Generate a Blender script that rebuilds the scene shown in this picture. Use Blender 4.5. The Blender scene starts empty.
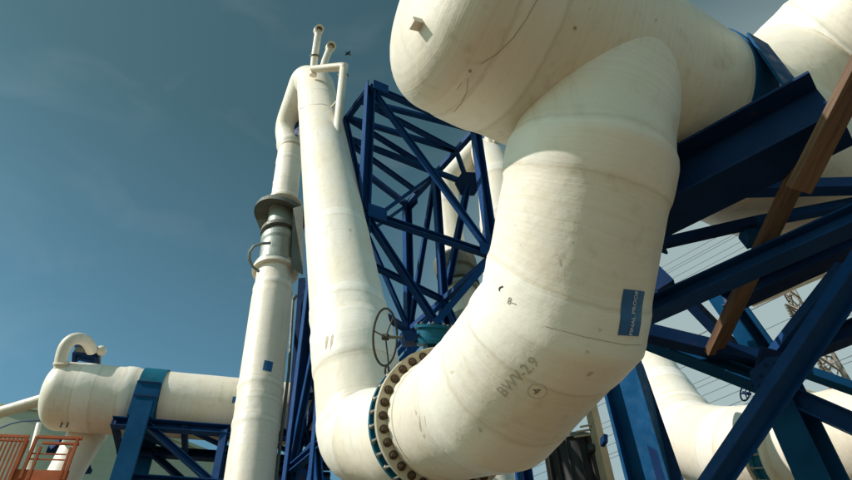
import bpy, bmesh, math, random
from mathutils import Vector, Matrix, noise
from mathutils.bvhtree import BVHTree

random.seed(7)
sc = bpy.context.scene
COL = sc.collection
PI = math.pi
R_ = math.radians

# ------------------------------------------------------------------ camera
F = 660.0; W, H = 852.0, 480.0
PITCH, ROLL = R_(44), R_(-2.6)
CAM = Vector((0, 0, 1.65))
_fw = Vector((0, math.cos(PITCH), math.sin(PITCH)))
_r0 = Vector((1, 0, 0)); _u0 = Vector((0, -math.sin(PITCH), math.cos(PITCH)))
_rt = _r0 * math.cos(ROLL) + _u0 * math.sin(ROLL)
_up = _u0 * math.cos(ROLL) - _r0 * math.sin(ROLL)

def ray(px, py):
    return _rt * ((px - W / 2) / F) + _up * ((H / 2 - py) / F) + _fw
def at(px, py, d):                 # point seen at a photo pixel, d metres deep
    return CAM + ray(px, py) * d
def atz(px, py, z):                # ... at a given height
    r = ray(px, py); return CAM + r * ((z - CAM.z) / r.z)
def down(p, z=0.0):
    return Vector((p.x, p.y, z))

cd = bpy.data.cameras.new('camera'); cam = bpy.data.objects.new('camera', cd); COL.objects.link(cam)
m = Matrix((_rt, _up, -_fw)).transposed().to_4x4(); m.translation = CAM
cam.matrix_world = m
cd.sensor_width = 36; cd.lens = F / W * 36; cd.clip_end = 4000; cd.clip_start = 0.05
sc.camera = cam

# ------------------------------------------------------------------ light
SUN_AZ, SUN_EL = R_(-115), R_(36)      # azimuth clockwise from +Y
S = Vector((math.sin(SUN_AZ) * math.cos(SUN_EL), math.cos(SUN_AZ) * math.cos(SUN_EL), math.sin(SUN_EL)))
sl = bpy.data.lights.new('sun', 'SUN'); sl.energy = 4.8; sl.angle = R_(0.55); sl.color = (1, .945, .91)
so = bpy.data.objects.new('sun', sl); COL.objects.link(so)
so.rotation_euler = S.to_track_quat('Z', 'Y').to_euler()
wd = bpy.data.worlds.new('World'); sc.world = wd; wd.use_nodes = True
nt = wd.node_tree; nt.nodes.clear()
sky = nt.nodes.new('ShaderNodeTexSky'); sky.sky_type = 'NISHITA'; sky.sun_disc = False
sky.sun_elevation = SUN_EL; sky.sun_rotation = SUN_AZ
sky.air_density = 1.0; sky.dust_density = 0.9; sky.ozone_density = 1.0
tint = nt.nodes.new('ShaderNodeMix'); tint.data_type = 'RGBA'; tint.blend_type = 'MULTIPLY'
tint.inputs['Factor'].default_value = 1.0; tint.inputs['B'].default_value = (.66, 1.0, .87, 1)
tc = nt.nodes.new('ShaderNodeTexCoord')
mp = nt.nodes.new('ShaderNodeMapping'); mp.inputs['Scale'].default_value = (2.2, 3.4, 5.0); mp.inputs['Rotation'].default_value = (0.3, 0.5, .4)
cn = nt.nodes.new('ShaderNodeTexNoise'); cn.inputs['Scale'].default_value = 2.6; cn.inputs['Detail'].default_value = 6; cn.inputs['Distortion'].default_value = .7
cr = nt.nodes.new('ShaderNodeValToRGB'); cr.color_ramp.elements[0].position = .52; cr.color_ramp.elements[1].position = .82
cr.color_ramp.elements[1].color = (.07, .07, .07, 1)
cl = nt.nodes.new('ShaderNodeMix'); cl.data_type = 'RGBA'; cl.inputs['B'].default_value = (4.2, 4.6, 4.7, 1)
bg = nt.nodes.new('ShaderNodeBackground'); bg.inputs['Strength'].default_value = .138
wo = nt.nodes.new('ShaderNodeOutputWorld')
L = nt.links.new
zs_ = nt.nodes.new('ShaderNodeSeparateXYZ'); zr = nt.nodes.new('ShaderNodeValToRGB')
zr.color_ramp.elements[0].position = .5; zr.color_ramp.elements[0].color = (.643, .996, .875, 1)
zr.color_ramp.elements[1].position = .79; zr.color_ramp.elements[1].color = (.466, .68, .494, 1)
L(tc.outputs['Generated'], zs_.inputs[0]); L(zs_.outputs[2], zr.inputs[0]); L(zr.outputs[0], tint.inputs['B'])
L(sky.outputs[0], tint.inputs['A']); L(tc.outputs['Generated'], mp.inputs[0]); L(mp.outputs[0], cn.inputs['Vector'])
L(cn.outputs[0], cr.inputs[0]); L(cr.outputs[0], cl.inputs['Factor']); L(tint.outputs['Result'], cl.inputs['A'])
# pale haze bank low in the sky beyond the pylons
nrm_ = nt.nodes.new('ShaderNodeVectorMath'); nrm_.operation = 'NORMALIZE'
dp_ = nt.nodes.new('ShaderNodeVectorMath'); dp_.operation = 'DOT_PRODUCT'
hzd = ray(860, 400).normalized(); dp_.inputs[1].default_value = hzd
hr = nt.nodes.new('ShaderNodeValToRGB'); hr.color_ramp.interpolation = 'EASE'
hr.color_ramp.elements[0].position = .78; hr.color_ramp.elements[0].color = (0, 0, 0, 1); hr.color_ramp.elements[1].position = 1.0; hr.color_ramp.elements[1].color = (.9, .9, .9, 1)
hm = nt.nodes.new('ShaderNodeMix'); hm.data_type = 'RGBA'; hm.inputs['B'].default_value = (3.0, 3.75, 3.7, 1)
L(tc.outputs['Generated'], nrm_.inputs[0]); L(nrm_.outputs[0], dp_.inputs[0]); L(dp_.outputs['Value'], hr.inputs[0])
L(hr.outputs[0], hm.inputs['Factor']); L(cl.outputs['Result'], hm.inputs['A'])
L(hm.outputs['Result'], bg.inputs['Color']); L(bg.outputs[0], wo.inputs[0])
vs = sc.view_settings; vs.view_transform = 'Standard'; vs.look = 'None'; vs.gamma = 1; vs.exposure = 0; vs.use_curve_mapping = False

# ------------------------------------------------------------------ materials
class NT:
    def __init__(s, name):
        s.m = bpy.data.materials.new(name); s.m.use_nodes = True
        s.t = s.m.node_tree; s.b = s.t.nodes['Principled BSDF']
    def n(s, typ, **kw):
        o = s.t.nodes.new(typ)
        for k, v in kw.items():
            if k in o.inputs: o.inputs[k].default_value = v
            else: setattr(o, k, v)
        return o
    def l(s, a, b): s.t.links.new(a, b)
    def ramp(s, src, stops):
        r = s.n('ShaderNodeValToRGB'); e = r.color_ramp.elements
        while len(e) < len(stops): e.new(.5)
        for i, (p, c) in enumerate(stops): e[i].position = p; e[i].color = (*c, 1) if len(c) == 3 else c
        s.l(src, r.inputs[0]); return r.outputs[0]
    def mix(s, fac, a, b, mode='MIX'):
        x = s.n('ShaderNodeMix', data_type='RGBA', blend_type=mode)
        for sock, v in (('Factor', fac), ('A', a), ('B', b)):
            if isinstance(v, (int, float)): x.inputs[sock].default_value = v
            elif isinstance(v, tuple): x.inputs[sock].default_value = (*v, 1)
            else: s.l(v, x.inputs[sock])
        return x.outputs['Result']
    def noise(s, vec, scale, detail=4, rough=.55, dist=0):
        o = s.n('ShaderNodeTexNoise', Scale=scale, Detail=detail, Roughness=rough, Distortion=dist)
        if vec is not None: s.l(vec, o.inputs['Vector'])
        return o.outputs[0]
    def bump(s, h, strength, dist, prev=None):
        b = s.n('ShaderNodeBump', Strength=strength, Distance=dist); s.l(h, b.inputs['Height'])
        if prev is not None: s.l(prev, b.inputs['Normal'])
        return b.outputs[0]
BW = lambda v: (v, v, v)

def pipe_material(name, base, dirt, dirt_amt=1.0):
    k = NT(name)
    tc = k.n('ShaderNodeTexCoord'); ob = tc.outputs['Object']
    sep = k.n('ShaderNodeSeparateXYZ'); k.l(tc.outputs['UV'], sep.inputs[0])
    # windings: only depends on the length along the pipe, wandering a little
    wob = k.noise(ob, .8, 2)
    ad = k.n('ShaderNodeMath', operation='MULTIPLY_ADD'); k.l(wob, ad.inputs[0]); ad.inputs[1].default_value = .22; k.l(sep.outputs[1], ad.inputs[2])
    cx = k.n('ShaderNodeCombineXYZ'); k.l(ad.outputs[0], cx.inputs[0])
    wind = k.noise(cx.outputs[0], 26, 3, .7)
    wide = k.noise(cx.outputs[0], 4.5, 2, .6)
    big = k.noise(ob, .9, 5, .6, .6)
    blot = k.noise(ob, 3.2, 6, .65, .4)
    speck = k.noise(ob, 17, 3, .6)
    # streaks run down the world
    st = k.n('ShaderNodeMapping', Scale=(7, 7, .55)); k.l(ob, st.inputs[0])
    strk = k.noise(st.outputs[0], 1.3, 4, .6)
    c = k.mix(k.ramp(big, [(.35, BW(0)), (.72, BW(.75))]), base, tuple(x * y for x, y in zip(base, (.97, .90, .76))))
    c = k.mix(k.ramp(wind, [(.46, BW(0)), (.66, BW(.42))]), c, tuple(x * y for x, y in zip(base, (.86, .78, .62))))
    c = k.mix(k.ramp(wide, [(.52, BW(0)), (.7, BW(.28))]), c, tuple(x * y for x, y in zip(base, (.94, .88, .76))))
    c = k.mix(k.ramp(strk, [(.55, BW(0)), (.74, BW(.42 * dirt_amt))]), c, dirt)
    c = k.mix(k.ramp(blot, [(.60, BW(0)), (.70, BW(.40 * dirt_amt))]), c, tuple(x * 1.25 for x in dirt))
    c = k.mix(k.ramp(speck, [(.715, BW(0)), (.76, BW(.6 * dirt_amt))]), c, (.20, .13, .08))
    wn = k.n('ShaderNodeMath', operation='MULTIPLY_ADD'); k.l(k.noise(ob, 11, 4), wn.inputs[0]); wn.inputs[1].default_value = .5; k.l(sep.outputs[0], wn.inputs[2])
    wm = k.n('ShaderNodeMath', operation='SUBTRACT'); k.l(wn.outputs[0], wm.inputs[0]); wm.inputs[1].default_value = .25
    c = k.mix(k.ramp(wm.outputs[0], [(.45, BW(0)), (.9, BW(.6))]), c, tuple(min(.86, x * 1.06 + .02) for x in base))
    c = k.mix(k.ramp(wm.outputs[0], [(.22, BW(0)), (.45, BW(.36)), (.60, BW(.18)), (.8, BW(0))]), c, tuple(x * y for x, y in zip(base, (.66, .58, .46))))
    k.l(c, k.b.inputs['Base Color'])
    k.l(k.ramp(blot, [(.3, BW(.36)), (.7, BW(.62))]), k.b.inputs['Roughness'])
    k.b.inputs['Specular IOR Level'].default_value = .42
    n1 = k.bump(wind, .32, .010)
    n2 = k.bump(k.noise(ob, 6, 3), .28, .022, n1)
    n3 = k.bump(k.noise(ob, 60, 2), .10, .004, n2)
    k.l(n3, k.b.inputs['Normal'])
    return k.m

def paint(name, base, rough=.38, wear=(.30, .16, .08), amt=.5, metal=0, edge_scale=9, spec=.14):
    k = NT(name)
    ob = k.n('ShaderNodeTexCoord').outputs['Object']
    a = k.noise(ob, 2.2, 5, .6); b = k.noise(ob, edge_scale, 5, .65, .5)
    c = k.mix(k.ramp(a, [(.35, BW(0)), (.7, BW(1))]), base, tuple(min(1, x * 1.35 + .004) for x in base))
    c = k.mix(k.ramp(b, [(.63, BW(0)), (.70, BW(amt))]), c, wear)
    k.l(c, k.b.inputs['Base Color']); k.b.inputs['Metallic'].default_value = metal
    k.b.inputs['Specular IOR Level'].default_value = spec
    k.l(k.ramp(b, [(.3, BW(rough * .8)), (.7, BW(min(1, rough * 1.6)))]), k.b.inputs['Roughness'])
    k.l(k.bump(b, .12, .006), k.b.inputs['Normal'])
    return k.m

def wood(name):
    k = NT(name)
    tc = k.n('ShaderNodeTexCoord'); uv = tc.outputs['UV']
    mp = k.n('ShaderNodeMapping', Scale=(22, 1.1, 1)); k.l(uv, mp.inputs[0])
    g = k.noise(mp.outputs[0], 1.6, 6, .65, .8)
    mp2 = k.n('ShaderNodeMapping', Scale=(5, .5, 1)); k.l(uv, mp2.inputs[0])
    g2 = k.noise(mp2.outputs[0], 2.0, 4, .6, .5)
    c = k.ramp(g, [(.25, (.045, .021, .010)), (.5, (.12, .062, .029)), (.8, (.21, .125, .066))])
    c = k.mix(k.ramp(g2, [(.55, BW(0)), (.7, BW(.7))]), c, (.07, .03, .014))
    k.l(c, k.b.inputs['Base Color']); k.b.inputs['Roughness'].default_value = .75
    k.l(k.bump(g, .5, .006), k.b.inputs['Normal'])
    return k.m

def plain(name, col, rough=.6, metal=0):
    k = NT(name); ob = k.n('ShaderNodeTexCoord').outputs['Object']
    a = k.noise(ob, 5, 4)
    k.l(k.mix(k.ramp(a, [(.3, BW(0)), (.7, BW(1))]), tuple(x * .8 for x in col), tuple(min(1, x * 1.2) for x in col)), k.b.inputs['Base Color'])
    k.b.inputs['Roughness'].default_value = rough; k.b.inputs['Metallic'].default_value = metal
    return k.m

M = {}
CREAM = (.80, .75, .655)
M['pipe'] = pipe_material('cream_fibreglass', CREAM, (.40, .31, .20), .62)
M['pipe_old'] = pipe_material('weathered_fibreglass', (.75, .70, .60), (.36, .28, .18), .7)
M['flange'] = pipe_material('dirty_flange_paint', (.52, .465, .355), (.28, .19, .11), 1.3)
M['pipe_far'] = pipe_material('far_fibreglass', (.76, .715, .62), (.36, .28, .18), .6)
M['blue'] = paint('deep_blue_paint', (.003, .036, .125), .42, (.07, .06, .06), .4)
M['navy'] = paint('navy_paint', (.002, .019, .068), .48, (.05, .045, .045), .4)
M['bright_blue'] = paint('bright_blue_paint', (.003, .050, .125), .58, (.05, .06, .07), .4, spec=.06)
M['teal'] = paint('teal_paint', (.004, .085, .135), .40, (.10, .07, .05), .4)
M['rust_nut'] = paint('rusty_bolt', (.085, .058, .036), .65, (.17, .075, .03), .8, .35)
M['zinc'] = paint('zinc_bolt', (.34, .33, .29), .42, (.16, .10, .06), .5, .7)
M['steel'] = paint('bare_steel', (.25, .27, .235), .42, (.2, .16, .12), .5, .45)
M['dark_steel'] = paint('dark_steel', (.13, .135, .115), .5, (.12, .08, .05), .5, .3)
M['wheel'] = paint('wheel_iron', (.05, .045, .038), .5, (.1, .05, .03), .5)
M['gate'] = paint('orange_primer', (.33, .085, .030), .6, (.16, .05, .02), .6)
M['pylon'] = paint('rusty_lattice', (.25, .205, .165), .7, (.16, .09, .05), .6)
M['wood'] = wood('rough_timber')
M['tank'] = pipe_material('tank_plate', (.40, .43, .33), (.25, .27, .2), .35)
M['black'] = plain('plain_black', (.012, .012, .013), .5)
M['marker'] = plain('marker_ink', (.24, .22, .17), .6)
M['faint_marker'] = plain('faded_marker_ink', (.47, .43, .345), .6)
M['dark_marker'] = plain('dark_marker_ink', (.05, .05, .05), .6)
M['sticker'] = plain('sticker_blue', (.008, .10, .27), .4)
M['sticker_text'] = plain('sticker_text', (.55, .52, .58), .5)
M['wire'] = plain('wire', (.03, .03, .03), .5)
M['cable'] = plain('cable', (.03, .06, .14), .5)
M['concrete'] = plain('concrete', (.36, .33, .27), .85)
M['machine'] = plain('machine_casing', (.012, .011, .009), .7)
M['pale_steel'] = paint('pale_steel', (.33, .25, .16), .5, (.2, .13, .07), .5)
M['stain'] = plain('rust_stain', (.56, .43, .29), .7)
M['stain2'] = plain('pale_stain', (.60, .50, .36), .7); M['stain3'] = plain('ochre_stain', (.60, .53, .42), .7)
M['crack'] = plain('hairline_crack', (.33, .28, .21), .8)

# ------------------------------------------------------------------ object helpers
def root_off(p):
    while p.parent: p = p.parent
    return p.location.copy()

def thing(name, label, cat, loc, group=None):
    o = bpy.data.objects.new(name, None); COL.objects.link(o); o.location = loc
    o.empty_display_size = .2
    o['label'] = label; o['category'] = cat
    if group: o['group'] = group
    return o

def spline(pts, k=6):
    P = [Vector(p) for p in pts]; Q = [P[0] * 2 - P[1]] + P + [P[-1] * 2 - P[-2]]; out = []
    for i in range(1, len(Q) - 2):
        a, b, c, d = Q[i - 1:i + 3]
        for j in range(k):
            t = j / k
            out.append(.5 * ((2 * b) + (c - a) * t + (2 * a - 5 * b + 4 * c - d) * t * t + (3 * b - a - 3 * c + d) * t ** 3))
    return out + [P[-1]]
class MB:
    def __init__(s): s.v = []; s.f = []; s.uv = []; s.sm = []
    def add(s, verts, faces, uvs=None, smooth=False):
        b = len(s.v); s.v += [Vector(v) for v in verts]
        for i, f in enumerate(faces):
            s.f.append([b + q for q in f]); s.sm.append(smooth)
            s.uv.append(uvs[i] if uvs else [(0, 0)] * len(f))
    def hull8(s, c, smooth=False):      # c: 4 start corners + 4 end corners; uv runs along
        l = (Vector(c[4]) - Vector(c[0])).length; w = (Vector(c[1]) - Vector(c[0])).length; h = (Vector(c[3]) - Vector(c[0])).length
        fs = [(3, 2, 1, 0), (4, 5, 6, 7)]
        uvs = [[(0, 0), (w, 0), (w, h), (0, h)]] * 2
        us = [0, w, w + h, 2 * w + h, 2 * w + 2 * h]
        for i in range(4):
            j = (i + 1) % 4
            fs.append((i, j, j + 4, i + 4)); uvs.append([(us[i], 0), (us[i + 1], 0), (us[i + 1], l), (us[i], l)])
        s.add(c, fs, uvs, smooth)
    def bar(s, p0, p1, w, h, up=Vector((0, 0, 1)), off=(0, 0), taper=1.0):
        p0 = Vector(p0); p1 = Vector(p1); d = (p1 - p0).normalized()
        if abs(d.dot(up)) > .98: up = Vector((0, 1, 0))
        x = d.cross(up).normalized(); y = x.cross(d).normalized()
        o = x * off[0] + y * off[1]
        def c(p, k): return [p + o + x * (a * w / 2 * k) + y * (b * h / 2 * k) for a, b in ((-1, -1), (1, -1), (1, 1), (-1, 1))]
        s.hull8(c(p0, 1) + c(p1, taper))
    def ibeam(s, p0, p1, w, h, t, up=Vector((0, 0, 1))):
        s.bar(p0, p1, w, t, up, (0, h / 2 - t / 2)); s.bar(p0, p1, w, t, up, (0, -h / 2 + t / 2))
        s.bar(p0, p1, t * .8, h - 2 * t, up)
    def channel(s, p0, p1, w, h, t, up=Vector((0, 0, 1))):
        s.bar(p0, p1, w, t, up, (0, h / 2 - t / 2)); s.bar(p0, p1, w, t, up, (0, -h / 2 + t / 2))
        s.bar(p0, p1, t, h - 2 * t, up, (-w / 2 + t / 2, 0))
    def angle(s, p0, p1, w, t, up=Vector((0, 0, 1))):
        s.bar(p0, p1, w, t, up, (0, -w / 2 + t / 2)); s.bar(p0, p1, t, w - t, up, (-w / 2 + t / 2, t / 2))
    def tube(s, pts, r, n=10, closed=False, caps=True):
        pts = [Vector(p) for p in pts]; m = len(pts)
        rs = r if isinstance(r, (list, tuple)) else [r] * m
        vs = []; nrm = None
        for i, p in enumerate(pts):
            a = pts[i - 1] if (i or closed) else p; b = pts[(i + 1) % m] if (i < m - 1 or closed) else p
            d = (b - a).normalized()
            if nrm is None:
                nrm = d.orthogonal().normalized()
            nrm = (nrm - d * nrm.dot(d)).normalized(); bi = d.cross(nrm)
            for q in range(n):
                t = 2 * PI * q / n; vs.append(p + (nrm * math.cos(t) + bi * math.sin(t)) * rs[i])
        fs = []; uvs = []
        for i in range(m if closed else m - 1):
            for q in range(n):
                A = i * n + q; B = i * n + (q + 1) % n; i2 = (i + 1) % m
                fs.append((A, B, i2 * n + (q + 1) % n, i2 * n + q)); uvs.append([(q / n, i * .1)] * 4)
        if caps and not closed:
            fs.append(tuple(range(n))[::-1]); fs.append(tuple((m - 1) * n + q for q in range(n))); uvs += [[(0, 0)] * n] * 2
        s.add(vs, fs, uvs, True)
    def ring(s, c, ax, prof, n=64):     # closed profile [(radius, along)] revolved
        c = Vector(c); ax = Vector(ax).normalized(); x = ax.orthogonal().normalized(); y = ax.cross(x)
        k = len(prof); vs = []
        for q in range(n):
            t = 2 * PI * q / n; e = x * math.cos(t) + y * math.sin(t)
            for (r, a) in prof: vs.append(c + e * r + ax * a)
        fs = [(q * k + i, q * k + (i + 1) % k, ((q + 1) % n) * k + (i + 1) % k, ((q + 1) % n) * k + i) for q in range(n) for i in range(k)]
        s.add(vs, fs, None, False)
    def disc(s, c, ax, r, a0, a1, n=24): # solid drum
        c = Vector(c); ax = Vector(ax).normalized()
        s.tube([c + ax * a0, c + ax * a1], r, n)
    def build(s, name, mat, parent=None, auto=True, sharp=.7):
        off = root_off(parent) if parent else Vector()
        me = bpy.data.meshes.new(name)
        me.from_pydata([v - off for v in s.v], [], s.f)
        ul = me.uv_layers.new(name='UVMap'); i = 0
        for fu in s.uv:
            for u in fu: ul.data[i].uv = u; i += 1
        me.polygons.foreach_set('use_smooth', s.sm)
        me.update()
        bm = bmesh.new(); bm.from_mesh(me); bmesh.ops.recalc_face_normals(bm, faces=bm.faces)
        if auto:
            for e in bm.edges:
                if len(e.link_faces) == 2 and e.calc_face_angle(0) > sharp: e.smooth = False
        bm.to_mesh(me); bm.free()
        me.materials.append(mat)
        o = bpy.data.objects.new(name, me); COL.objects.link(o)
        if parent: o.parent = parent
        return o

def tag(o, label, cat, group=None, kind=None):
    if label: o['label'] = label
    if cat: o['category'] = cat
    if group: o['group'] = group
    if kind: o['kind'] = kind
    return o

def recentre(o):       # origin of a one-mesh thing to the lowest point of its box
    me = o.data; xs = [v.co for v in me.vertices]
    c = Vector(((min(v.x for v in xs) + max(v.x for v in xs)) / 2, (min(v.y for v in xs) + max(v.y for v in xs)) / 2, min(v.z for v in xs)))
    me.transform(Matrix.Translation(-c)); o.location = c; return o

# --- pipes: list of (point, radius, fillet); bands thicken it at the laminated joints
def smooth01(x): x = max(0, min(1, x)); return x * x * (3 - 2 * x)

def pipe(name, pts, mat, parent, bands=(), step=.07, n=72, cap0=None, cap1=None, lump=.003, seed=0):
    """Straight lengths cut on mitre planes. pts: (point, radius[, fillet]); bands: (corner, offset along, half width, height)"""
    P = []; Rr = []; idx = {}
    Q = [Vector(p[0]) for p in pts]; m = len(Q)
    for i in range(m):
        T = pts[i][2] if len(pts[i]) > 2 else 0
        if 0 < i < m - 1 and T > 0:
            a = Q[i - 1] - Q[i]; b = Q[i + 1] - Q[i]; t = min(T, a.length * .49, b.length * .49)
            pa = Q[i] + a.normalized() * t; pb = Q[i] + b.normalized() * t
            ra = pts[i][1] + (pts[i - 1][1] - pts[i][1]) * t / a.length; rb = pts[i][1] + (pts[i + 1][1] - pts[i][1]) * t / b.length
            k = max(4, int(math.degrees(a.angle(-b)) / 7))
            for j in range(k + 1):
                u = j / k; P.append(pa * (1 - u) ** 2 + Q[i] * 2 * u * (1 - u) + pb * u * u); Rr.append(ra * (1 - u) + rb * u)
                if j == k // 2: idx[i] = len(P) - 1
        else:
            P.append(Q[i].copy()); Rr.append(pts[i][1]); idx[i] = len(P) - 1
    m = len(P); D = [(P[i + 1] - P[i]).normalized() for i in range(m - 1)]
    S = [0.0]
    for i in range(1, m): S.append(S[-1] + (P[i] - P[i - 1]).length)
    bl = [(S[idx[i]] + o, hw, h) for (i, o, hw, h) in bands]
    def plane(i):                              # mitre plane normal at corner i
        if i == 0: return D[0]
        if i == m - 1: return D[-1]
        return (D[i - 1] + D[i]).normalized()
    rows = []
    frame = D[0].orthogonal().normalized()
    for g in range(m - 1):
        d = D[g]; frame = (frame - d * frame.dot(d)).normalized(); bi = d.cross(frame)
        ln = S[g + 1] - S[g]; k = max(1, int(round(ln / step))); n0 = plane(g); n1 = plane(g + 1)
        dirs = [frame * math.cos(2 * PI * q / n) + bi * math.sin(2 * PI * q / n) for q in range(n)]
        for j in range(0 if g == 0 else 1, k + 1):
            u = j / k; row = []
            for e in dirs:
                r0 = Rr[g]; r1 = Rr[g + 1]
                lo = -(e * r0).dot(n0) / d.dot(n0); hi = ln - (e * r1).dot(n1) / d.dot(n1)
                if hi < lo: lo = hi = (lo + hi) / 2
                row.append((e, P[g] + d * (lo + (hi - lo) * u), r0 + (r1 - r0) * u, S[g] + ln * u, (lo + (hi - lo) * u) - lo if u < .5 else hi - (lo + (hi - lo) * u)))
            rows.append(row)
    def dome(row, d, ln, sign):
        res = []
        for k in range(1, 15):
            a = k / 14 * PI / 2 * .99; sx = math.sin(a); cx = max(.004, math.cos(a)) ** .62
            res.append([(e, c + d * (sign * ln * sx), r * cx, s + sign * ln * sx, 1) for (e, c, r, s, _) in row])
        return res
    if cap0: rows = dome(rows[0], D[0], cap0, -1)[::-1] + rows
    if cap1: rows = rows + dome(rows[-1], D[-1], cap1, 1)
    vs = []; wf = []; sv = Vector((seed, 3, 1))
    for row in rows:
        for (e, c, r, s, _) in row:
            base = c + e * r; hb = 0; hf = 0
            for (sc_, hw, h) in bl:
                x = abs(s - sc_ + .035 * noise.noise(base * 1.6 + sv))
                if x < hw + .12:
                    f = smooth01((hw - x) / .07 + .5); hf = max(hf, f); hb = max(hb, h * f * (1 + .35 * noise.noise(Vector((s * 14, seed, base.z * .5)))))
            lam = 1 + 2 * hb / .02; wf.append(hf)
            vs.append(c + e * (r + hb + lump * lam * r * (noise.noise(base * 2.0 + sv) + .5 * noise.noise(base * 5.5 - sv))))
    fs = []; uvs = []; m = len(rows)
    for i in range(m - 1):
        for q in range(n):
            q2 = (q + 1) % n
            fs.append((i * n + q, i * n + q2, (i + 1) * n + q2, (i + 1) * n + q))
            a0 = rows[i][q][3]; a1 = rows[i + 1][q][3]
            uvs.append([(wf[i * n + q], a0), (wf[i * n + q2], a0), (wf[(i + 1) * n + q2], a1), (wf[(i + 1) * n + q], a1)])
    mb = MB(); mb.add(vs, fs, uvs, True)
    for end in (0, m - 1):
        mb.f.append([end * n + q for q in range(n)]); mb.sm.append(False); mb.uv.append([(0, rows[end][0][3])] * n)
    return mb.build(name, mat, parent, sharp=1.15)

def bolts(c, ax, rad, n, parent, mat, size, length, name='bolt', phase=0):
    ax = Vector(ax).normalized(); x = ax.orthogonal().normalized(); y = ax.cross(x)
    mb = MB()
    mb.ring((0, 0, 0), (0, 0, 1), [(size * 1.35, 0), (size * 1.35, size * .22), (.001, size * .22), (.001, 0)], 14)
    mb.tube([(0, 0, size * .22), (0, 0, size * .85), (0, 0, size * .98)], [size, size, size * .86], 6)
    mb.tube([(0, 0, size * .9), (0, 0, size * .9 + length)], size * .52, 10)
    off = root_off(parent); first = None
    rot = ax.to_track_quat('Z', 'Y')
    for k in range(n):
        t = 2 * PI * (k + phase) / n
        p = Vector(c) + (x * math.cos(t) + y * math.sin(t)) * rad
        if first is None:
            first = mb.build(name, mat, None); o = first
        else:
            o = first.copy(); COL.objects.link(o)
        o.parent = parent
        o.matrix_parent_inverse = Matrix.Identity(4)
        o.location = p - off; o.rotation_mode = 'QUATERNION'; o.rotation_quaternion = rot @ Vector((0, 0, 1)).rotation_difference(Vector((random.uniform(-.04, .04), random.uniform(-.04, .04), 1))) @ Matrix.Rotation(random.uniform(0, 2), 3, 'Z').to_quaternion()
    return first

def flange(name, c, ax, ri, ro, t, mat, parent):
    mb = MB(); b = min(.008, t * .2)
    mb.ring(c, ax, [(ri, 0), (ro - b, 0), (ro, b), (ro, t - b), (ro - b, t), (ri, t)], 96)
    return mb.build(name, mat, parent)

# --- drawing on pipe surfaces: flat outlines projected on to the surface they are stuck to
def bvh(o):
    mw = o.matrix_world; off = root_off(o)
    vs = [v.co + off for v in o.data.vertices]; return BVHTree.FromPolygons(vs, [tuple(p.vertices) for p in o.data.polygons])
def surf(tree, px, py):
    d = ray(px, py).normalized(); h = tree.ray_cast(CAM, d)
    return h[0], h[1]
def stroke(mb, tree, pix, width, lift=.002, step=2.0):
    pts = []
    for i in range(len(pix) - 1):
        (x0, y0), (x1, y1) = pix[i], pix[i + 1]; l = math.hypot(x1 - x0, y1 - y0); k = max(1, int(l / step))
        for j in range(k): pts.append((x0 + (x1 - x0) * j / k, y0 + (y1 - y0) * j / k))
    pts.append(pix[-1])
    q = [];
    for p in pts:
        h, nn = surf(tree, *p)
        if h is not None: q.append(h + nn * (lift * .3 if nn.dot(h - CAM) < 0 else -lift * .3))
    if len(q) > 1: mb.tube(q, width, 6)
def text_patch(s, size, bold=0):
    cu = bpy.data.curves.new('t', 'FONT'); cu.body = s; cu.size = size; cu.align_x = 'CENTER'; cu.align_y = 'CENTER'; cu.resolution_u = 2; cu.offset = bold
    o = bpy.data.objects.new('t', cu); COL.objects.link(o)
    dg = bpy.context.evaluated_depsgraph_get(); me = bpy.data.meshes.new_from_object(o.evaluated_get(dg))
    vs = [v.co.copy() for v in me.vertices]; fs = [tuple(p.vertices) for p in me.polygons]
    bpy.data.objects.remove(o); bpy.data.meshes.remove(me); return vs, fs
def patch(vs, fs, tree, centre_px, angle, lift):
    """lay a flat outline on a surface round the point seen at centre_px; angle = turn in the tangent plane"""
    c, n = surf(tree, *centre_px)
    if n.dot(c - CAM) > 0: n = -n
    r = (_rt - n * _rt.dot(n)).normalized(); u = n.cross(r).normalized()
    ca, sa = math.cos(angle), math.sin(angle)
    out = []
    for v in vs:
        x = v[0] * ca - v[1] * sa; y = v[0] * sa + v[1] * ca
        p = c + r * x + u * y + n * .6
        h = tree.ray_cast(p, -n)
        q = h[0] if h[0] is not None else c + r * x + u * y
        out.append(q + n * lift)
    mb = MB(); mb.add(out, fs); return mb
def blob(tree, px, py, w, h, ang, seed, lift=.0012):
    k = 36; vs = [(0, 0, 0)]
    for i in range(k):
        t = 2 * PI * i / k; rr = 1 + .55 * noise.noise(Vector((math.cos(t) * 1.4, math.sin(t) * 1.4, seed))) + .25 * noise.noise(Vector((math.cos(t) * 5, math.sin(t) * 5, seed + 9)))
        vs.append((w * rr * math.cos(t), h * rr * math.sin(t), 0))
    return patch(vs, [(0, i + 1, (i + 1) % k + 1) for i in range(k)], tree, (px, py), ang, lift)
def grid(w, h, nx, ny):
    vs = [(-w / 2 + w * i / nx, -h / 2 + h * j / ny, 0) for j in range(ny + 1) for i in range(nx + 1)]
    fs = [(j * (nx + 1) + i, j * (nx + 1) + i + 1, (j + 1) * (nx + 1) + i + 1, (j + 1) * (nx + 1) + i) for j in range(ny) for i in range(nx)]
    return vs, fs

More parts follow.
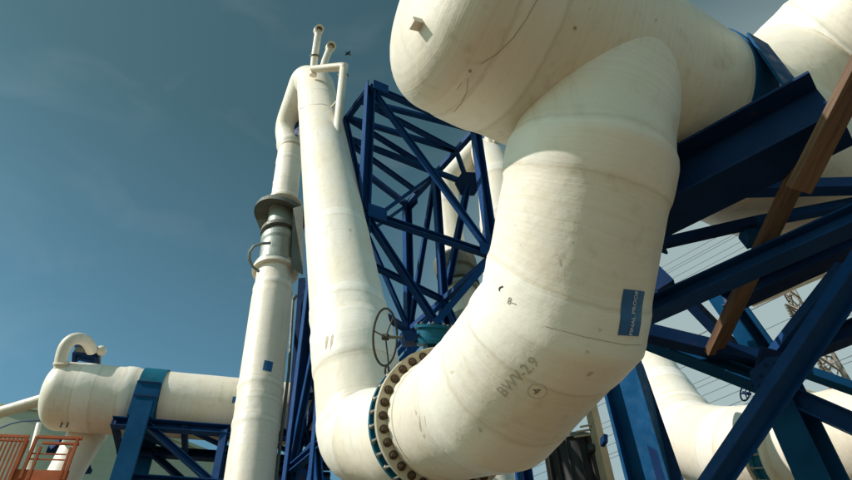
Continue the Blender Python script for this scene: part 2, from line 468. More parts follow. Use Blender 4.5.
# ================================================================== setting
g = MB(); g.add([(-900, -900, 0), (900, -900, 0), (900, 900, 0), (-900, 900, 0)], [(0, 1, 2, 3)])
def ground_mat():
    k = NT('sandy_ground'); ob = k.n('ShaderNodeTexCoord').outputs['Object']
    a = k.noise(ob, .15, 6, .6); b = k.noise(ob, 9, 5, .7)
    c = k.ramp(a, [(.3, (.16, .118, .066)), (.7, (.23, .172, .10))])
    k.l(k.mix(k.ramp(b, [(.4, BW(0)), (.7, BW(.5))]), c, (.11, .085, .06)), k.b.inputs['Base Color'])
    k.b.inputs['Roughness'].default_value = .9; k.l(k.bump(b, .5, .03), k.b.inputs['Normal']); return k.m
tag(g.build('ground', ground_mat()), None, None, kind='structure')

# ================================================================== the front pipe and its header
A = at(446, 419, 6.35); B1 = at(497, 394, 5.16); B2 = at(562, 314, 4.62); B3 = at(590.5, 158, 4.60); BT = at(604, 66, 5.0)
nA = (B1 - A).normalized()
HZ = 6.15
H0 = atz(464, 8, HZ); H1 = atz(723, 137, HZ)
hd = (H1 - H0).normalized(); H2 = H0 + hd * 9.0
front = thing('front_pipe', 'huge cream pipe in front bending up from the bolted flange to a round-ended header overhead', 'pipe', down(B2))
body = pipe('riser', [(A + nA * .02, .555), (A + nA * .45, .575), (B1, .585), (B2, .575), (B3, .570), (B3.lerp(BT, .16), .555), (BT, .585)], M['pipe'], front,
            bands=[(2, .0, .26, .008), (3, .0, .26, .012), (4, -.10, .13, .020)], step=.045, n=128, lump=.0030, seed=1)
header = pipe('header', [(H0, .78), (H0 + hd * 1.2, .785), (H0 + hd * 2.2, .73), (H2, .70)], M['pipe_old'], front, bands=[(0, .25, .16, .014), (2, .0, .14, .012)], step=.06, n=128, cap0=.40, lump=.0030, seed=5)
fl = flange('flange', A - nA * .02, nA, .55, .70, .06, M['flange'], front)
bolts(A + nA * .045, nA, .628, 32, fl, M['rust_nut'], .031, .025)
# hand-laid joint lip round the flange neck
mb = MB(); mb.ring(A, nA, [(.55, .04), (.588, .045), (.584, .09), (.572, .14), (.55, .15)], 96); mb.build('flange_neck', M['pipe_old'], front)

tb = bvh(body)
vs_, fs_ = grid(.205, .285, 6, 6)
stk = patch(vs_, fs_, tb, (632, 313), R_(-4), .004).build('sticker', M['sticker'], front)
tv, tf = text_patch('FINAL PROOF', .046, .0010)
patch(tv, tf, tb, (633, 313), R_(85), .0065).build('sticker_lettering', M['sticker_text'], stk)
tv, tf = text_patch('BWV-2.9', .112)
patch(tv, tf, tb, (518, 377), R_(57), .003).build('handwriting', M['faint_marker'], front)
mb = MB(); stroke(mb, tb, [(537 + 9.5 * math.cos(a), 391 + 7.5 * math.sin(a)) for a in [i * PI / 9 for i in range(19)]], .0024); mb.build('pen_circle', M['faint_marker'], front)
tv, tf = text_patch('4', .09)
patch(tv, tf, tb, (536, 391), R_(-35), .003).build('pen_numeral', M['marker'], front)
tv, tf = text_patch('8--', .066, 0)
patch(tv, tf, tb, (512, 302), R_(-18), .003).build('pen_note', M['marker'], front)
mb = MB(); stroke(mb, tb, [(499, 289), (501, 287), (503, 286.5)], .006); stroke(mb, tb, [(500, 287), (499.5, 291)], .006); mb.build('pen_tick', M['dark_marker'], front)
mb = MB()
for pts in ([(545, 326), (585, 337), (625, 345), (641, 345)],):
    stroke(mb, tb, pts, .0016)
mb.build('joint_line', M['crack'], front)
for px, py, w, h, a, q, mt in ((420, 424, .018, .075, .2, 1, 'stain'), (416, 413, .022, .018, .4, 2, 'stain'), (425, 420, .010, .04, .35, 3, 'stain2'), (424, 436, .012, .03, -.1, 4, 'stain2'), (587, 352, .016, .011, .2, 5, 'stain3'), (590, 374, .016, .022, -.5, 6, 'stain3'), (452, 372, .02, .012, .3, 7, 'stain2'), (600, 330, .012, .009, 0, 8, 'stain3'), (480, 430, .012, .02, .4, 9, 'stain3'), (560, 262, .006, .02, .1, 10, 'stain3')):
    blob(tb, px, py, w, h, a, q).build('rust_stain', M[mt], front)
hb = bvh(header)
mb = MB(); stroke(mb, hb, [(539, -4), (527, 18), (513, 38), (497, 54), (481, 64)], .0024); mb.build('crack_line', M['crack'], front)
mb = MB(); stroke(mb, hb, [(468, 78), (467, 92), (461, 104), (454, 112)], .0018); stroke(mb, hb, [(462, 82), (457, 90)], .0015); mb.build('crack_line', M['crack'], front)
for px, py in ((470, 71), (575, 28)):
    h, nn = surf(hb, px, py); mb = MB(); mb.disc(h, nn, .010, -.01, .006, 12); mb.build('drip_plug', M['crack'], front)
h, nn = surf(hb, 420, 25)
nn = -nn if nn.dot(h - CAM) > 0 else nn
mb = MB(); mb.bar(h - nn * .02, h + nn * .07, .075, .04, hd); mb.build('lifting_lug', M['pipe_old'], front)

# ------------------------------------------------------------------ wafer valve with gearbox and hand wheel
vt = thing('butterfly_valve', 'teal butterfly valve with handwheel clamped between the two big bolted flanges', 'valve', down(A - nA * .2))
mb = MB(); mb.ring(A - nA * .22, nA, [(.54, 0), (.66, 0), (.665, .04), (.645, .05), (.645, .13), (.665, .14), (.66, .19), (.54, .19)], 96); vb = mb.build('valve_body', M['teal'], vt)
fl2 = MB(); fl2.ring(A - nA * .30, nA, [(.54, 0), (.70, 0), (.705, .01), (.705, .06), (.70, .07), (.54, .07)], 96)
fl2.build('lug_ring', M['teal'], vt)
mbx = MB()
bolts(A - nA * .235, nA, .685, 32, vb, M['zinc'], .022, .19, 'stud', .5)
gx = at(432, 334, 6.95); gax = (at(432, 334, 6.95) - A).normalized()
ga = (_up * .96 + _fw * .25 + _rt * .05).normalized()
mb = MB(); mb.ring(gx - ga * .12, ga, [(.001, 0), (.21, 0), (.21, .05), (.17, .06), (.16, .16), (.19, .17), (.19, .20), (.001, .20)], 40); gb = mb.build('gearbox', M['teal'], vt)
bolts(gx + ga * .085, ga, .165, 8, gb, M['dark_steel'], .016, .01, 'cover_bolt')
mb = MB(); mb.bar(gx - ga * .1, gx.lerp(A, .35), .16, .16, nA); mb.build('gearbox_neck', M['teal'], vt)
wc = at(385.5, 337, 6.75); sh0 = at(420, 338, 6.85)
mb = MB(); mb.bar(at(402, 339, 6.8), at(416, 338, 6.86), .11, .13); mb.build('worm_housing', M['navy'], vt)
mb = MB(); mb.tube([wc, sh0], .018, 10); mb.build('shaft', M['dark_steel'], vt)
wa = (_rt * .93 - _fw * .36 + _up * .04).normalized(); wy = (_up * .98 + _rt * .12); wy = (wy - wa * wy.dot(wa)).normalized(); wx = wa.cross(wy)
mb = MB(); Rw = .29
mb.tube([wc + (wx * math.cos(t) + wy * math.sin(t)) * Rw for t in [i * 2 * PI / 40 for i in range(40)]], .012, 10, True)
whl = mb.build('handwheel', M['wheel'], vt)
mb = MB()
for k in range(3):
    t = k * 2 * PI / 3 + .3; mb.tube([wc, wc + (wx * math.cos(t) + wy * math.sin(t)) * Rw], .008, 8)
mb.disc(wc, wa, .035, -.03, .03, 16); mb.build('spokes', M['wheel'], whl)
kc = wc - wy * (Rw + .05) - wx * .02
mb = MB(); mb.tube([kc + (wx * math.cos(t) + wy * math.sin(t)) * .045 for t in [i * 2 * PI / 20 for i in range(20)]], .011, 8, True); mb.build('locking_ring', M['wheel'], whl)

# ------------------------------------------------------------------ tall leaning pipe behind the valve
A2 = A - nA * .30
C1 = at(408, 440, 7.75); C2 = at(364, 436, 8.75); C3 = at(354, 352, 9.55); CT = at(316, 88, 19.2)
tall = thing('tall_pipe', 'tallest cream pipe leaning up to the sky with a thin vent pipe at its top', 'pipe', down(C2))
bt = pipe('trunk', [(A2, .56), (C1, .60, .12), (C2, .605, .15), (C3, .60, .1), (CT, .54)], M['pipe'], tall,
          bands=[(2, -.05, .34, .016), (3, .0, .34, .020), (3, .85, .12, .012), (3, 3.2, .14, .004), (4, -1.55, .08, .010)], step=.07, n=96, lump=.0030, seed=9)
ST = at(290.5, 150, 19.6)
UA = (CT - C3).normalized()
pipe('crossover_bend', [(CT - UA * .05, .54), (CT + UA * .30, .52, .12), (at(306, 80.5, 19.95), .46, .2), (at(286.5, 128, 20.2), .36, .4), (ST, .37)], M['pipe'], tall,
     bands=[(3, .75, .10, .02)], step=.08, n=56, lump=.002, seed=3)
mb = MB(); mb.add([at(291, 110, 20.3), at(300, 108, 20.0), at(301, 132, 19.4), at(290, 130, 19.8)], [(0, 1, 2, 3)])
mb2 = MB(); mb2.hull8([at(290, 134, 19.7), at(301.5, 135, 19.3), at(302, 109, 19.9), at(296, 112, 20.3)] + [at(290, 134, 20.0), at(301.5, 135, 19.6), at(302, 109, 20.2), at(296, 112, 20.6)])
mb2.build('gusset_plate', M['navy'], tall)
v = MB(); q0 = at(336, 144, 15.15); q1 = at(343.5, 70, 17.3); q2 = at(313, 71, 18.1); q3 = at(318.5, 31, 18.8)
v.tube([at(335, 150, 15.4), q0, q1], .105, 16); vp = v.build('vent_pipe', M['pipe_far'], tall)
v = MB(); v.tube([q1 + (_up * -.02), at(344.0, 66.5, 17.35), at(341, 67, 17.4), q2 + _up * .05], [.105, .12, .12, .10], 16); v.tube([q2 + _up * -.12, at(314.5, 58, 18.3), q3], .10, 16)
v.build('vent_elbow', M['pipe_far'], vp)
v = MB(); v.tube([at(323, 69, 17.9), at(325, 61, 18.1), at(330.5, 47, 18.4)], .098, 16); v.build('vent_stub', M['pipe_far'], vp)
for px, py, d, px2, py2 in ((318.8, 30, 18.75, 315, 42), (330.8, 47, 18.35, 327, 58)):
    ax = (at(px, py, d - .3) - at(px, py, d) + _up * .10 + _rt * .06).normalized()
    v = MB(); c = at(px, py, d); v.ring(c - ax * .15, ax, [(.10, 0), (.13, 0), (.13, .28), (.085, .28), (.085, .1), (.10, .1)], 24); oo = v.build('vent_mouth', M['pipe_far'], vp)
    v = MB(); v.disc(c - ax * .02, ax, .088, -.01, .01, 20); v.build('bore_shade', M['black'], oo)  # black disc paints in the shade inside the open vent mouth
for (x0, y0, d0, x1, y1) in ((315.0, 56, 18.35, .13, 0), (343, 75, 17.2, .13, 0)):
    v = MB(); c = at(x0, y0, d0); v.ring(c - _up * .03, _up, [(.08, 0), (.145, 0), (.145, .05), (.08, .05)], 20); v.build('vent_collar', M['dark_steel'], vp)
v = MB(); v.tube([at(329, 110, 16.6), at(340, 98, 16.5)], .03, 8); v.tube([at(340.5, 95, 16.6), at(340, 103, 16.4)], .045, 8); v.build('vent_bracket', M['pipe_far'], vp)
t2 = bvh(bt)
for px, py, w, h, a, q in ((326.5, 342, .022, .12, -.05, 11), (331.5, 341, .020, .11, -.05, 12), (372, 418, .03, .02, .2, 13), (350, 230, .02, .05, 0, 14)):
    blob(t2, px, py, w, h, a, q, .002).build('stain', M['stain2'], tall)
mb = MB(); stroke(mb, t2, [(300, 109), (310, 104.5), (322, 104), (334, 107)], .009, lift=0); mb.build('clamp_band', M['zinc'], tall)

# ------------------------------------------------------------------ standing pipe with collar valve
SB = at(249, 482, 12.6)
sx, sy = SB.x, SB.y
def on_stack(py):              # centre of the vertical pipe seen at a photo row
    lo, hi = 0.0, 30.0
    for _ in range(50):
        mid = (lo + hi) / 2; p = ST.lerp(SB, mid / 30)
        q = p - CAM; y = H / 2 - F * q.dot(_up) / q.dot(_fw)
        if y < py: lo = mid
        else: hi = mid
    return ST.lerp(SB, (lo + hi) / 60)
sdir = (ST - SB).normalized()
lower = thing('standing_pipe', 'upright cream pipe left of the leaning pipe, below a grey collar valve', 'pipe', down(SB))
base = SB - sdir * 3.2
SC = on_stack(272)
pl = pipe('pipe_barrel', [(base, .47), (SB, .47), (on_stack(300), .47), (on_stack(284), .44), (SC, .445)], M['pipe'], lower,
     bands=[(1, 1.15, .07, .017), (1, 1.62, .05, .010), (1, 2.0, .08, .017), (2, .3, .1, .016)], step=.08, n=64, lump=.002, seed=12)
ff = flange('flange', SC - sdir * .06, sdir, .40, .56, .10, M['pipe_old'], lower)
bolts(SC + sdir * .04, sdir, .50, 20, ff, M['zinc'], .035, .03)
tl = bvh(pl)
vs_, fs_ = grid(.19, .25, 3, 3)
q = patch(vs_, fs_, tl, (268, 366), R_(0), .006).build('sticker', M['sticker'], lower)
cv = thing('collar_valve', 'grey metal collar valve with a wide hood halfway up the standing pipe', 'valve', SC)
mb = MB(); c0 = SC + sdir * .06; hgt = (on_stack(212) - c0).length
mb.ring(c0, sdir, [(.38, 0), (.53, 0), (.53, .08), (.43, .10), (.43, hgt * .38), (.46, hgt * .42), (.46, hgt * .5), (.40, hgt * .54), (.36, hgt * .62), (.36, hgt), (.30, hgt), (.30, 0)], 48); vb = mb.build('valve_casing', M['steel'], cv)
mb = MB(); mb.ring(c0 + sdir * hgt * .58, sdir, [(.35, 0), (.49, 0), (.49, .11), (.35, .11)], 40); mb.build('clamp_ring', M['dark_steel'], cv)
hc = c0 + sdir * hgt * .90 - _rt * .06; ht = (sdir + _rt * .22 - _up * .0).normalized()
mb = MB(); mb.ring(hc, ht, [(.34, .12), (.66, .02), (.70, -.02), (.70, .12), (.66, .18), (.34, .24)], 48); mb.build('hood', M['dark_steel'], cv)
mb = MB(); mb.add([], []); hp = hc - ht * .05
mb.hull8([hp + _rt * -.62 - _up * .02, hp + _rt * -.30 - _up * .02, hp + _rt * -.30 - _up * .42, hp + _rt * -.42 - _up * .50] + [x + _fw * .04 for x in [hp + _rt * -.62 - _up * .02, hp + _rt * -.30 - _up * .02, hp + _rt * -.30 - _up * .42, hp + _rt * -.42 - _up * .50]]); mb.build('hood_gusset', M['dark_steel'], cv)
mb = MB(); d0 = 15.6
mb.tube([at(270, 243, 15.4), at(262, 243.5, 15.2), at(254, 246, 15.1), at(249.5, 252, 15.0), at(249.5, 260, 15.0), at(253, 267, 15.1), at(259, 271.5, 15.2)], .035, 8); mb.build('bypass_tube', M['steel'], cv)
mb = MB(); mb.hull8([at(291, 268, 15.9), at(303, 275, 15.9), at(303, 205, 16.9), at(293, 208, 16.9)] + [at(291, 268, 16.4), at(303, 275, 16.4), at(303, 205, 17.4), at(293, 208, 17.4)]); mb.build('actuator_box', M['dark_steel'], cv)
upper = thing('upper_standing_pipe', 'thin upright cream pipe above the grey hooded collar valve', 'pipe', on_stack(208))
pu = pipe('pipe_barrel', [(on_stack(214), .36), (ST - sdir * .1, .36)], M['pipe'], upper, bands=[(0, .55, .10, .012), (0, 1.2, .05, .010), (1, -.5, .1, .012)], step=.08, n=48, lump=.002, seed=15)
flange('flange', on_stack(207), sdir, .34, .50, .08, M['pipe_old'], upper)

# ================================================================== lattice tower between the big pipes
def post_py(p, py):
    lo, hi = 0.0, p.z
    for _ in range(40):
        mid = (lo + hi) / 2; q = Vector((p.x, p.y, mid)) - CAM; dd = q.dot(_fw)
        y = 9e9 if dd <= 0 else H / 2 - F * q.dot(_up) / dd
        if y > py: lo = mid
        else: hi = mid
    return (lo + hi) / 2
P1 = at(370, 87, 16.2); TZ = P1.z
P2 = atz(475.5, 130, TZ); P4 = atz(407, 205, TZ); P5 = P1 + (P4 - P2) * .66
BM = P2.lerp(P4, .56); AM = P1.lerp(P5, .56)
tw = thing('lattice_tower', 'tall deep blue steel lattice tower standing between the two biggest pipes', 'tower', down((P1 + P4) / 2))
z1 = post_py(P2, 256); bay = TZ - z1
levels = [TZ, z1]
while levels[-1] - bay > 1.0: levels.append(levels[-1] - bay)
levels.append(0.0)
def member(nm, p, q, w=.13, mat='blue'):
    mb = MB(); mb.channel(p, q, w, w, .022, Vector((0, 0, 1)) if abs((q - p).normalized().z) < .9 else hd); mb.build(nm, M[mat], tw)
for p in (P1, P2, P4, P5): member('post', p + Vector((0, 0, .1)), down(p), .21)
for p in (BM, AM): member('post', p, down(p), .17)
Z = lambda p, z: Vector((p.x, p.y, z))
for i, z in enumerate(levels[:-1]):
    for p, q in ((P1, P2), (P2, P4), (P4, P5), (P5, P1)): member('rail', Z(p, z), Z(q, z), .14)
    if i: member('rail', Z(AM, z), Z(BM, z), .12)
    zn = levels[i + 1]
    member('brace', Z(P1, z), Z(P2, zn), .125)
    if i % 2: member('brace', Z(P2, z), Z(P1, zn), .13)
    member('brace', Z(BM, z), Z(P2, zn), .12); member('brace', Z(BM, z), Z(P4, zn), .12)
    member('brace', Z(AM, z), Z(P1, zn), .12); member('brace', Z(AM, z), Z(P5, zn), .12)
    member('brace', Z(P5, z), Z(P4, zn), .10); member('brace', Z(P4, z), Z(P5, zn), .09); member('brace', Z(BM, z), Z(AM, zn), .09)
fx = (P2 - P1).normalized(); fy = (P4 - P2).normalized()
for z in levels[:3]:
    for p, sx_ in ((P1, 1), (P2, -1)):
        c = Z(p, z) + fx * .22 * sx_ - fy * .125
        mb = MB(); mb.bar(c - fx * .2, c + fx * .2, .016, .36); mb.build('gusset', M['blue'], tw)
    for p, sy_ in ((P2, 1), (P4, -1), (BM, 1)):
        c = Z(p, z) + fy * .18 * sy_ + fx * .12
        mb = MB(); mb.bar(c - fy * .16, c + fy * .16, .016, .32); mb.build('gusset', M['blue'], tw)
Ax = [P1.lerp(P5, t) for t in (.22, .52, .80)]; Bx = [P2.lerp(P4, t) for t in (.26, .55, .82)]
prev = P2
for a, b in zip(Ax, Bx):
    member('brace', prev, a, .12); member('rail', a, b, .12); prev = b
oc = at(468, 184, 17.9)
mb = MB(); mb.tube([oc - _fw * .12, oc + _fw * .12], .36, 6); mb.build('anchor_plate', M['navy'], tw)
member('brace', Bx[0], oc, .12); member('brace', oc, at(448, 284, 16.2), .15); member('brace', oc, Ax[2], .12)

# pipes behind the tower
far1 = thing('far_standing_pipe', 'pale upright pipe with a dark metal collar seen through the blue lattice tower', 'pipe', down(at(472, 360, 17.0)))
Q0 = at(478, 400, 16.2); Q1 = at(469, 335, 17.8); Q2 = at(455, 268, 19.9); Q3 = at(446, 205, 22.0); Q4 = at(447, 182, 22.6); Q5 = at(480, 146, 22.6)
pipe('pipe_barrel', [(Q0 + (Q0 - Q2) * .6, .50), (Q1, .50), (Q2, .44), (Q3, .40, .5), (Q4, .42, .6), (Q5, .46)], M['pipe_far'], far1, bands=[(3, 0, .15, .03), (4, 0.1, .2, .03)], step=.12, n=40, seed=21)
dq = (Q3 - Q1).normalized()
mb = MB(); c = at(459, 289, 19.2); mb.ring(c, dq, [(.4, 0), (.62, 0), (.62, .12), (.52, .16), (.52, .55), (.60, .6), (.66, .95), (.66, 1.05), (.4, 1.1)], 40); mb.build('collar_valve', M['dark_steel'], far1)
mb = MB(); mb.ring(c - dq * .22, dq, [(.4, 0), (.60, 0), (.60, .12), (.4, .12)], 32); mb.build('clamp_ring', M['steel'], far1)
mb = MB(); mb.ring(Q1 + dq * .25, dq, [(.4, 0), (.62, 0), (.62, .16), (.4, .16)], 32); mb.build('flange', M['steel'], far1)
far2 = thing('far_leaning_pipe', 'pale leaning pipe behind the tower, topped by a small white vent', 'pipe', down(at(510, 260, 18.6)))
pipe('trunk', [(at(516, 420, 15.0), .66), (at(503, 230, 19.6), .66), (at(497, 178, 21.4), .64, .4), (at(490, 158, 22.2), .56, .3), (at(474, 150, 22.8), .48)], M['pipe_far'], far2, bands=[(2, -.2, .22, .03), (1, .3, .1, .02)], step=.12, n=48, seed=23)
mb = MB(); mb.tube([at(490.5, 150, 22.0), at(488.5, 133, 22.4), at(489, 129, 22.4)], [.15, .15, .12], 14); mb.tube([at(488, 138, 22.3), at(495, 137.5, 22.1)], .12, 14); mb.tube([at(495, 137, 22.1), at(497.5, 141, 22.0)], .14, 14); mb.build('vent', M['pipe_far'], far2)
# slim lattice frame between the two left pipes
sf = thing('slim_lattice_frame', 'narrow navy lattice frame between the standing pipe and the leaning pipe', 'frame', down(at(300, 400, 17.0)))
E1 = at(302.5, 280, 17.5); E2 = at(320, 270, 17.5)
E1b = at(291, 470, 13.9); E2b = at(316, 470, 13.7)
def mem2(nm, p, q, w, mat='navy', par=None):
    mb = MB(); mb.channel(p, q, w, w, .022); mb.build(nm, M[mat], par or sf)
mem2('post', E1, E1b + (E1b - E1) * .4, .18); mem2('post', E2, E2b + (E2b - E2) * .4, .18)
for a, b in ((0.0, .35), (.35, .68), (.68, 1.0)):
    mem2('brace', E1.lerp(E1b, a), E2.lerp(E2b, b), .12); mem2('brace', E2.lerp(E2b, a), E1.lerp(E1b, b), .12)
    mem2('rail', E1.lerp(E1b, b), E2.lerp(E2b, b), .12)
mem2('brace', at(286, 480, 13.4), at(300, 300, 17.0), .12); mem2('rail', at(275, 466, 13.4), at(330, 466, 13.6), .14); mem2('rail', at(276, 474, 13.2), at(330, 476, 13.2), .12)
th = MB(); th.tube([at(305.5, 330, 19.5), at(301.5, 400, 17.6), at(298.5, 432, 16.9)], .13, 14); dp = th.build('drain_pipe', M['pipe_far']); recentre(dp)
tag(dp, 'slim pale drain pipe behind the navy lattice frame', 'pipe')
th = MB(); th.tube([at(276, 480, 12.8), at(289, 370, 15.0), at(293, 300, 17.2)], .035, 8); th.tube([at(293, 300, 17.2), at(296, 296, 17.4)], .05, 8)
cdt = th.build('conduit', M['dark_steel']); recentre(cdt); tag(cdt, 'thin dark conduit running up along the right of the standing pipe', 'conduit')

# ================================================================== left: horizontal pipe on its trestle
LZ = at(60, 395, 14.6).z
G0 = at(64, 396, 14.6); G1 = atz(118, 401, LZ); G2 = atz(132, 402, LZ); G3 = atz(290, 414, LZ)
lp = thing('round_ended_pipe', 'horizontal cream pipe with a rounded left end resting on a blue trestle', 'pipe', down(G1))
gd = (G3 - G0).normalized(); G3 = G0 + gd * 9
G1 = G0 + gd * 1.25; G2 = G0 + gd * 1.62
hp_ = pipe('pipe_barrel', [(G0, .745), (G1, .74), (G2, .73), (G3, .70)], M['pipe_far'], lp, bands=[(0, .55, .2, .012), (1, .12, .12, .03)], step=.1, n=72, cap0=.40, seed=31)
mb = MB(); 
pipe('branch', [(at(96, 410, 15.0), .42), (at(88, 432, 14.9), .40, .4), (at(68, 468, 14.2), .36), (at(42, 520, 13.2), .36)], M['pipe_far'], lp, bands=[(0, .35, .25, .03)], step=.1, n=40, seed=33)
mb = MB(); mb.tube(spline([at(60, 372, 14.4), at(61.5, 358, 14.5), at(65, 347, 14.6), at(71, 340.5, 14.7), at(78, 338.5, 14.9), at(85, 340.5, 15.1), at(90, 346, 15.3), at(92, 351, 15.4)]), .132, 18)
mb.build('gooseneck', M['pipe_far'], lp)
mb = MB(); mb.ring(at(61.5, 364, 14.45), _up, [(.12, 0), (.165, 0), (.165, .04), (.12, .05)], 24); mb.build('gooseneck_collar', M['pipe_old'], lp)
th_ = bvh(hp_)
vs_, fs_ = grid(.16, .15, 3, 3); patch(vs_, fs_, th_, (236, 400), 0, .006).build('sticker', M['sticker'], lp)
for px in (62, 68):
    h, nn = surf(th_, px, 423); mb = MB(); mb.tube([h, h - Vector((0, 0, .10))], .02, 8); mb.build('drain_plug', M['dark_steel'], lp)
# little frame and lamp on top of the pipe
sm = thing('valve_frame', 'small dark blue frame under the white gooseneck on the left pipe', 'frame', at(86, 366, 15.4))
for a, b, w in (((75, 352), (74, 366), .07), ((97, 357), (96, 367), .07), ((75, 352), (97, 357), .14), ((76, 345), (92, 347), .09), ((78, 357), (96, 361), .09), ((62, 352), (58, 366), .07), ((75, 360), (90, 352), .06)):
    mb = MB(); mb.bar(at(*a, 15.4), at(*b, 15.4), w, .12); mb.build('strut', M['navy'], sm)
mb = MB(); mb.disc(at(86, 349, 15.45), _rt, .13, -.2, .2, 16); mb.build('valve_body', M['dark_steel'], sm)
lm = thing('ball_vent', 'small white ball vent on a stalk right of the white gooseneck', 'vent', at(99.5, 364, 15.5))
c = at(101, 351, 15.5); mb = MB(); prof = []
mb.tube([c + Vector((0, 0, .13 * math.cos(t))) for t in [PI - i * PI / 10 for i in range(11)]], [max(.004, .125 * math.sin(i * PI / 10)) for i in range(11)], 18)
mb.build('ball', M['pipe_far'], lm)
mb = MB(); mb.tube([c - Vector((0, 0, .12)), at(99.5, 366, 15.5)], .03, 8); mb.build('stalk', M['dark_steel'], lm)
# trestle
tr = thing('blue_trestle', 'blue steel trestle strapped round the horizontal pipe at left', 'trestle', down(at(132, 450, 15.0)))
K = G0 + gd * ((atz(152, 402, LZ) - G0).dot(gd))
mb = MB(); mb.ring(K - gd * .25, gd, [(.735, 0), (.765, 0), (.765, .50), (.735, .50)], 64); mb.build('strap', M['teal'], tr)  # teal puts the sunlit look of the strap's top into its colour
ptf = Vector((0, 0, 1)); hz = Vector((gd.y, -gd.x, 0)).normalized()      # towards the camera
mb = MB(); kz = K + hz * .84
mb.bar(Vector((kz.x, kz.y, K.z - .45)), Vector((kz.x, kz.y, 0)) , .38, .12, gd.cross(Vector((0, 0, 1)))); mb.build('column', M['bright_blue'], tr)
mb = MB(); mb.bar(Vector((kz.x, kz.y, K.z + .02)) - hz * .02, Vector((kz.x, kz.y, K.z - .80)) - hz * .02, .50, .10, gd.cross(Vector((0, 0, 1)))); mb.build('saddle_plate', M['bright_blue'], tr)  # bluer plate paints the same strap's shaded lower part
kz2 = K - hz * .84
mb = MB(); mb.bar(Vector((kz2.x, kz2.y, K.z + .12)), Vector((kz2.x, kz2.y, 0)), .36, .12, gd.cross(Vector((0, 0, 1)))); mb.build('column', M['bright_blue'], tr)
for k in (.0, -.34):
    mb = MB(); mb.bar(Vector((kz.x, kz.y, K.z + k)) + gd * -.24 + hz * .05, Vector((kz.x, kz.y, K.z + k)) + gd * .24 + hz * .05, .02, .03); mb.build('stiffener', M['navy'], tr)
for sgn in (1, -1):
    o_ = K + hz * .62 * sgn
    zt = K.z - .86; zb = K.z - 2.05
    T0 = Vector((o_.x, o_.y, zt)) - gd * .55; T1 = Vector((o_.x, o_.y, zt)) + gd * 6.5
    def tb_(nm, a, b, w): 
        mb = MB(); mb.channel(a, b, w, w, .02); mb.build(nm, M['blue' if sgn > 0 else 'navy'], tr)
    tb_('chord', T0, T1, .20); tb_('chord', Vector((T0.x, T0.y, zb)) + gd * .4, Vector((T1.x, T1.y, zb)), .18)
    for k in range(4):
        a = Vector((o_.x, o_.y, 0)) + gd * (.15 + k * 1.6); b = a + gd * 1.6
        tb_('brace', Vector((a.x, a.y, zt)), Vector((b.x, b.y, zb)), .14)
        tb_('upright', Vector((b.x, b.y, zt)), Vector((b.x, b.y, zb)), .15)
for k in range(5):
    a = K - Vector((0, 0, .86)) + gd * (-.5 + k * 1.4)
    mb = MB(); mb.bar(a + hz * .62, a - hz * .62, .12, .12); mb.build('crossbar', M['navy'], tr)
    mb = MB(); mb.bar(a + hz * .62, a - hz * .62 + gd * 1.4, .08, .08); mb.build('brace', M['navy'], tr)
# rough stones / lagging lump on the trestle
for px, py, d, r in ((199, 470, 14.2, .22), (214, 478, 13.6, .24)):
    pass
# tank
tk = thing('storage_tank', 'large pale green storage tank behind the left pipe', 'tank', down(at(100, 460, 46)))
tcx = at(95, 420, 48); rad = 15.0; tz = at(95, 400, 32).z
vs = []; fs = []; uvs = []; n = 96
prof = [(rad, 0)] + [(rad, tz * k / 8) for k in range(1, 9)] + [(rad + .12, tz + .02), (rad + .12, tz + .2), (rad * .98, tz + .22), (rad * .5, tz + 1.6), (.05, tz + 2.4)]
mb = MB()
for q in range(n):
    t = 2 * PI * q / n
    for r, z in prof: vs.append((tcx.x + r * math.cos(t), tcx.y + r * math.sin(t), z))
kk = len(prof)
for q in range(n):
    for i in range(kk - 1):
        fs.append((q * kk + i, ((q + 1) % n) * kk + i, ((q + 1) % n) * kk + i + 1, q * kk + i + 1)); uvs.append([(0, prof[i][1] * .2)] * 2 + [(0, prof[i + 1][1] * .2)] * 2)
mb.add(vs, fs, uvs, True); mb.build('tank_shell', M['tank'], tk)
# roof pipe left, cable
mb = MB(); mb.tube([at(-60, 434, 24), at(0, 412.5, 24), at(45, 399, 24)], .21, 20); op = mb.build('roof_pipe', M['pipe_far']); recentre(op)
tag(op, 'thin cream pipe sloping across the left edge behind the rounded pipe end', 'pipe')
mb = MB(); mb.tube([at(-20, 433, 25), at(0, 428, 25), at(12, 423.5, 25), at(22, 421.5, 25), at(36, 420.5, 25), at(60, 421, 25)], .03, 6); ob_ = mb.build('blue_cable', M['cable']); recentre(ob_)
tag(ob_, 'thin blue cable sagging across the pale tank at the left edge', 'cable')
for k, (a, b, w) in enumerate((((64, 447), (50, 453), .10), ((52, 450), (53, 455), .14), ((85, 458), (89, 472), .10), ((97, 444), (92, 452), .13))):
    pass
mb = MB(); mb.bar(at(62, 441, 15.6), at(52, 449, 15.6), .16, .2); mb.bar(at(53, 447, 15.6), at(51, 453, 15.6), .2, .2); o_ = mb.build('pipe_clamp', M['navy']); recentre(o_); tag(o_, 'dark clamp on the upper left of the slanting branch pipe behind the railing', 'clamp')
mb = MB(); mb.bar(at(97, 443, 15.2), at(92, 451, 15.2), .15, .2); mb.bar(at(84, 458, 15.2), at(89, 473, 15.2), .11, .11); mb.bar(at(85, 471, 15.2), at(91, 471, 15.2), .1, .1); o_ = mb.build('pipe_bracket', M['navy']); recentre(o_); tag(o_, 'dark bracket to the right of the slanting branch pipe, over the pale tank', 'bracket')
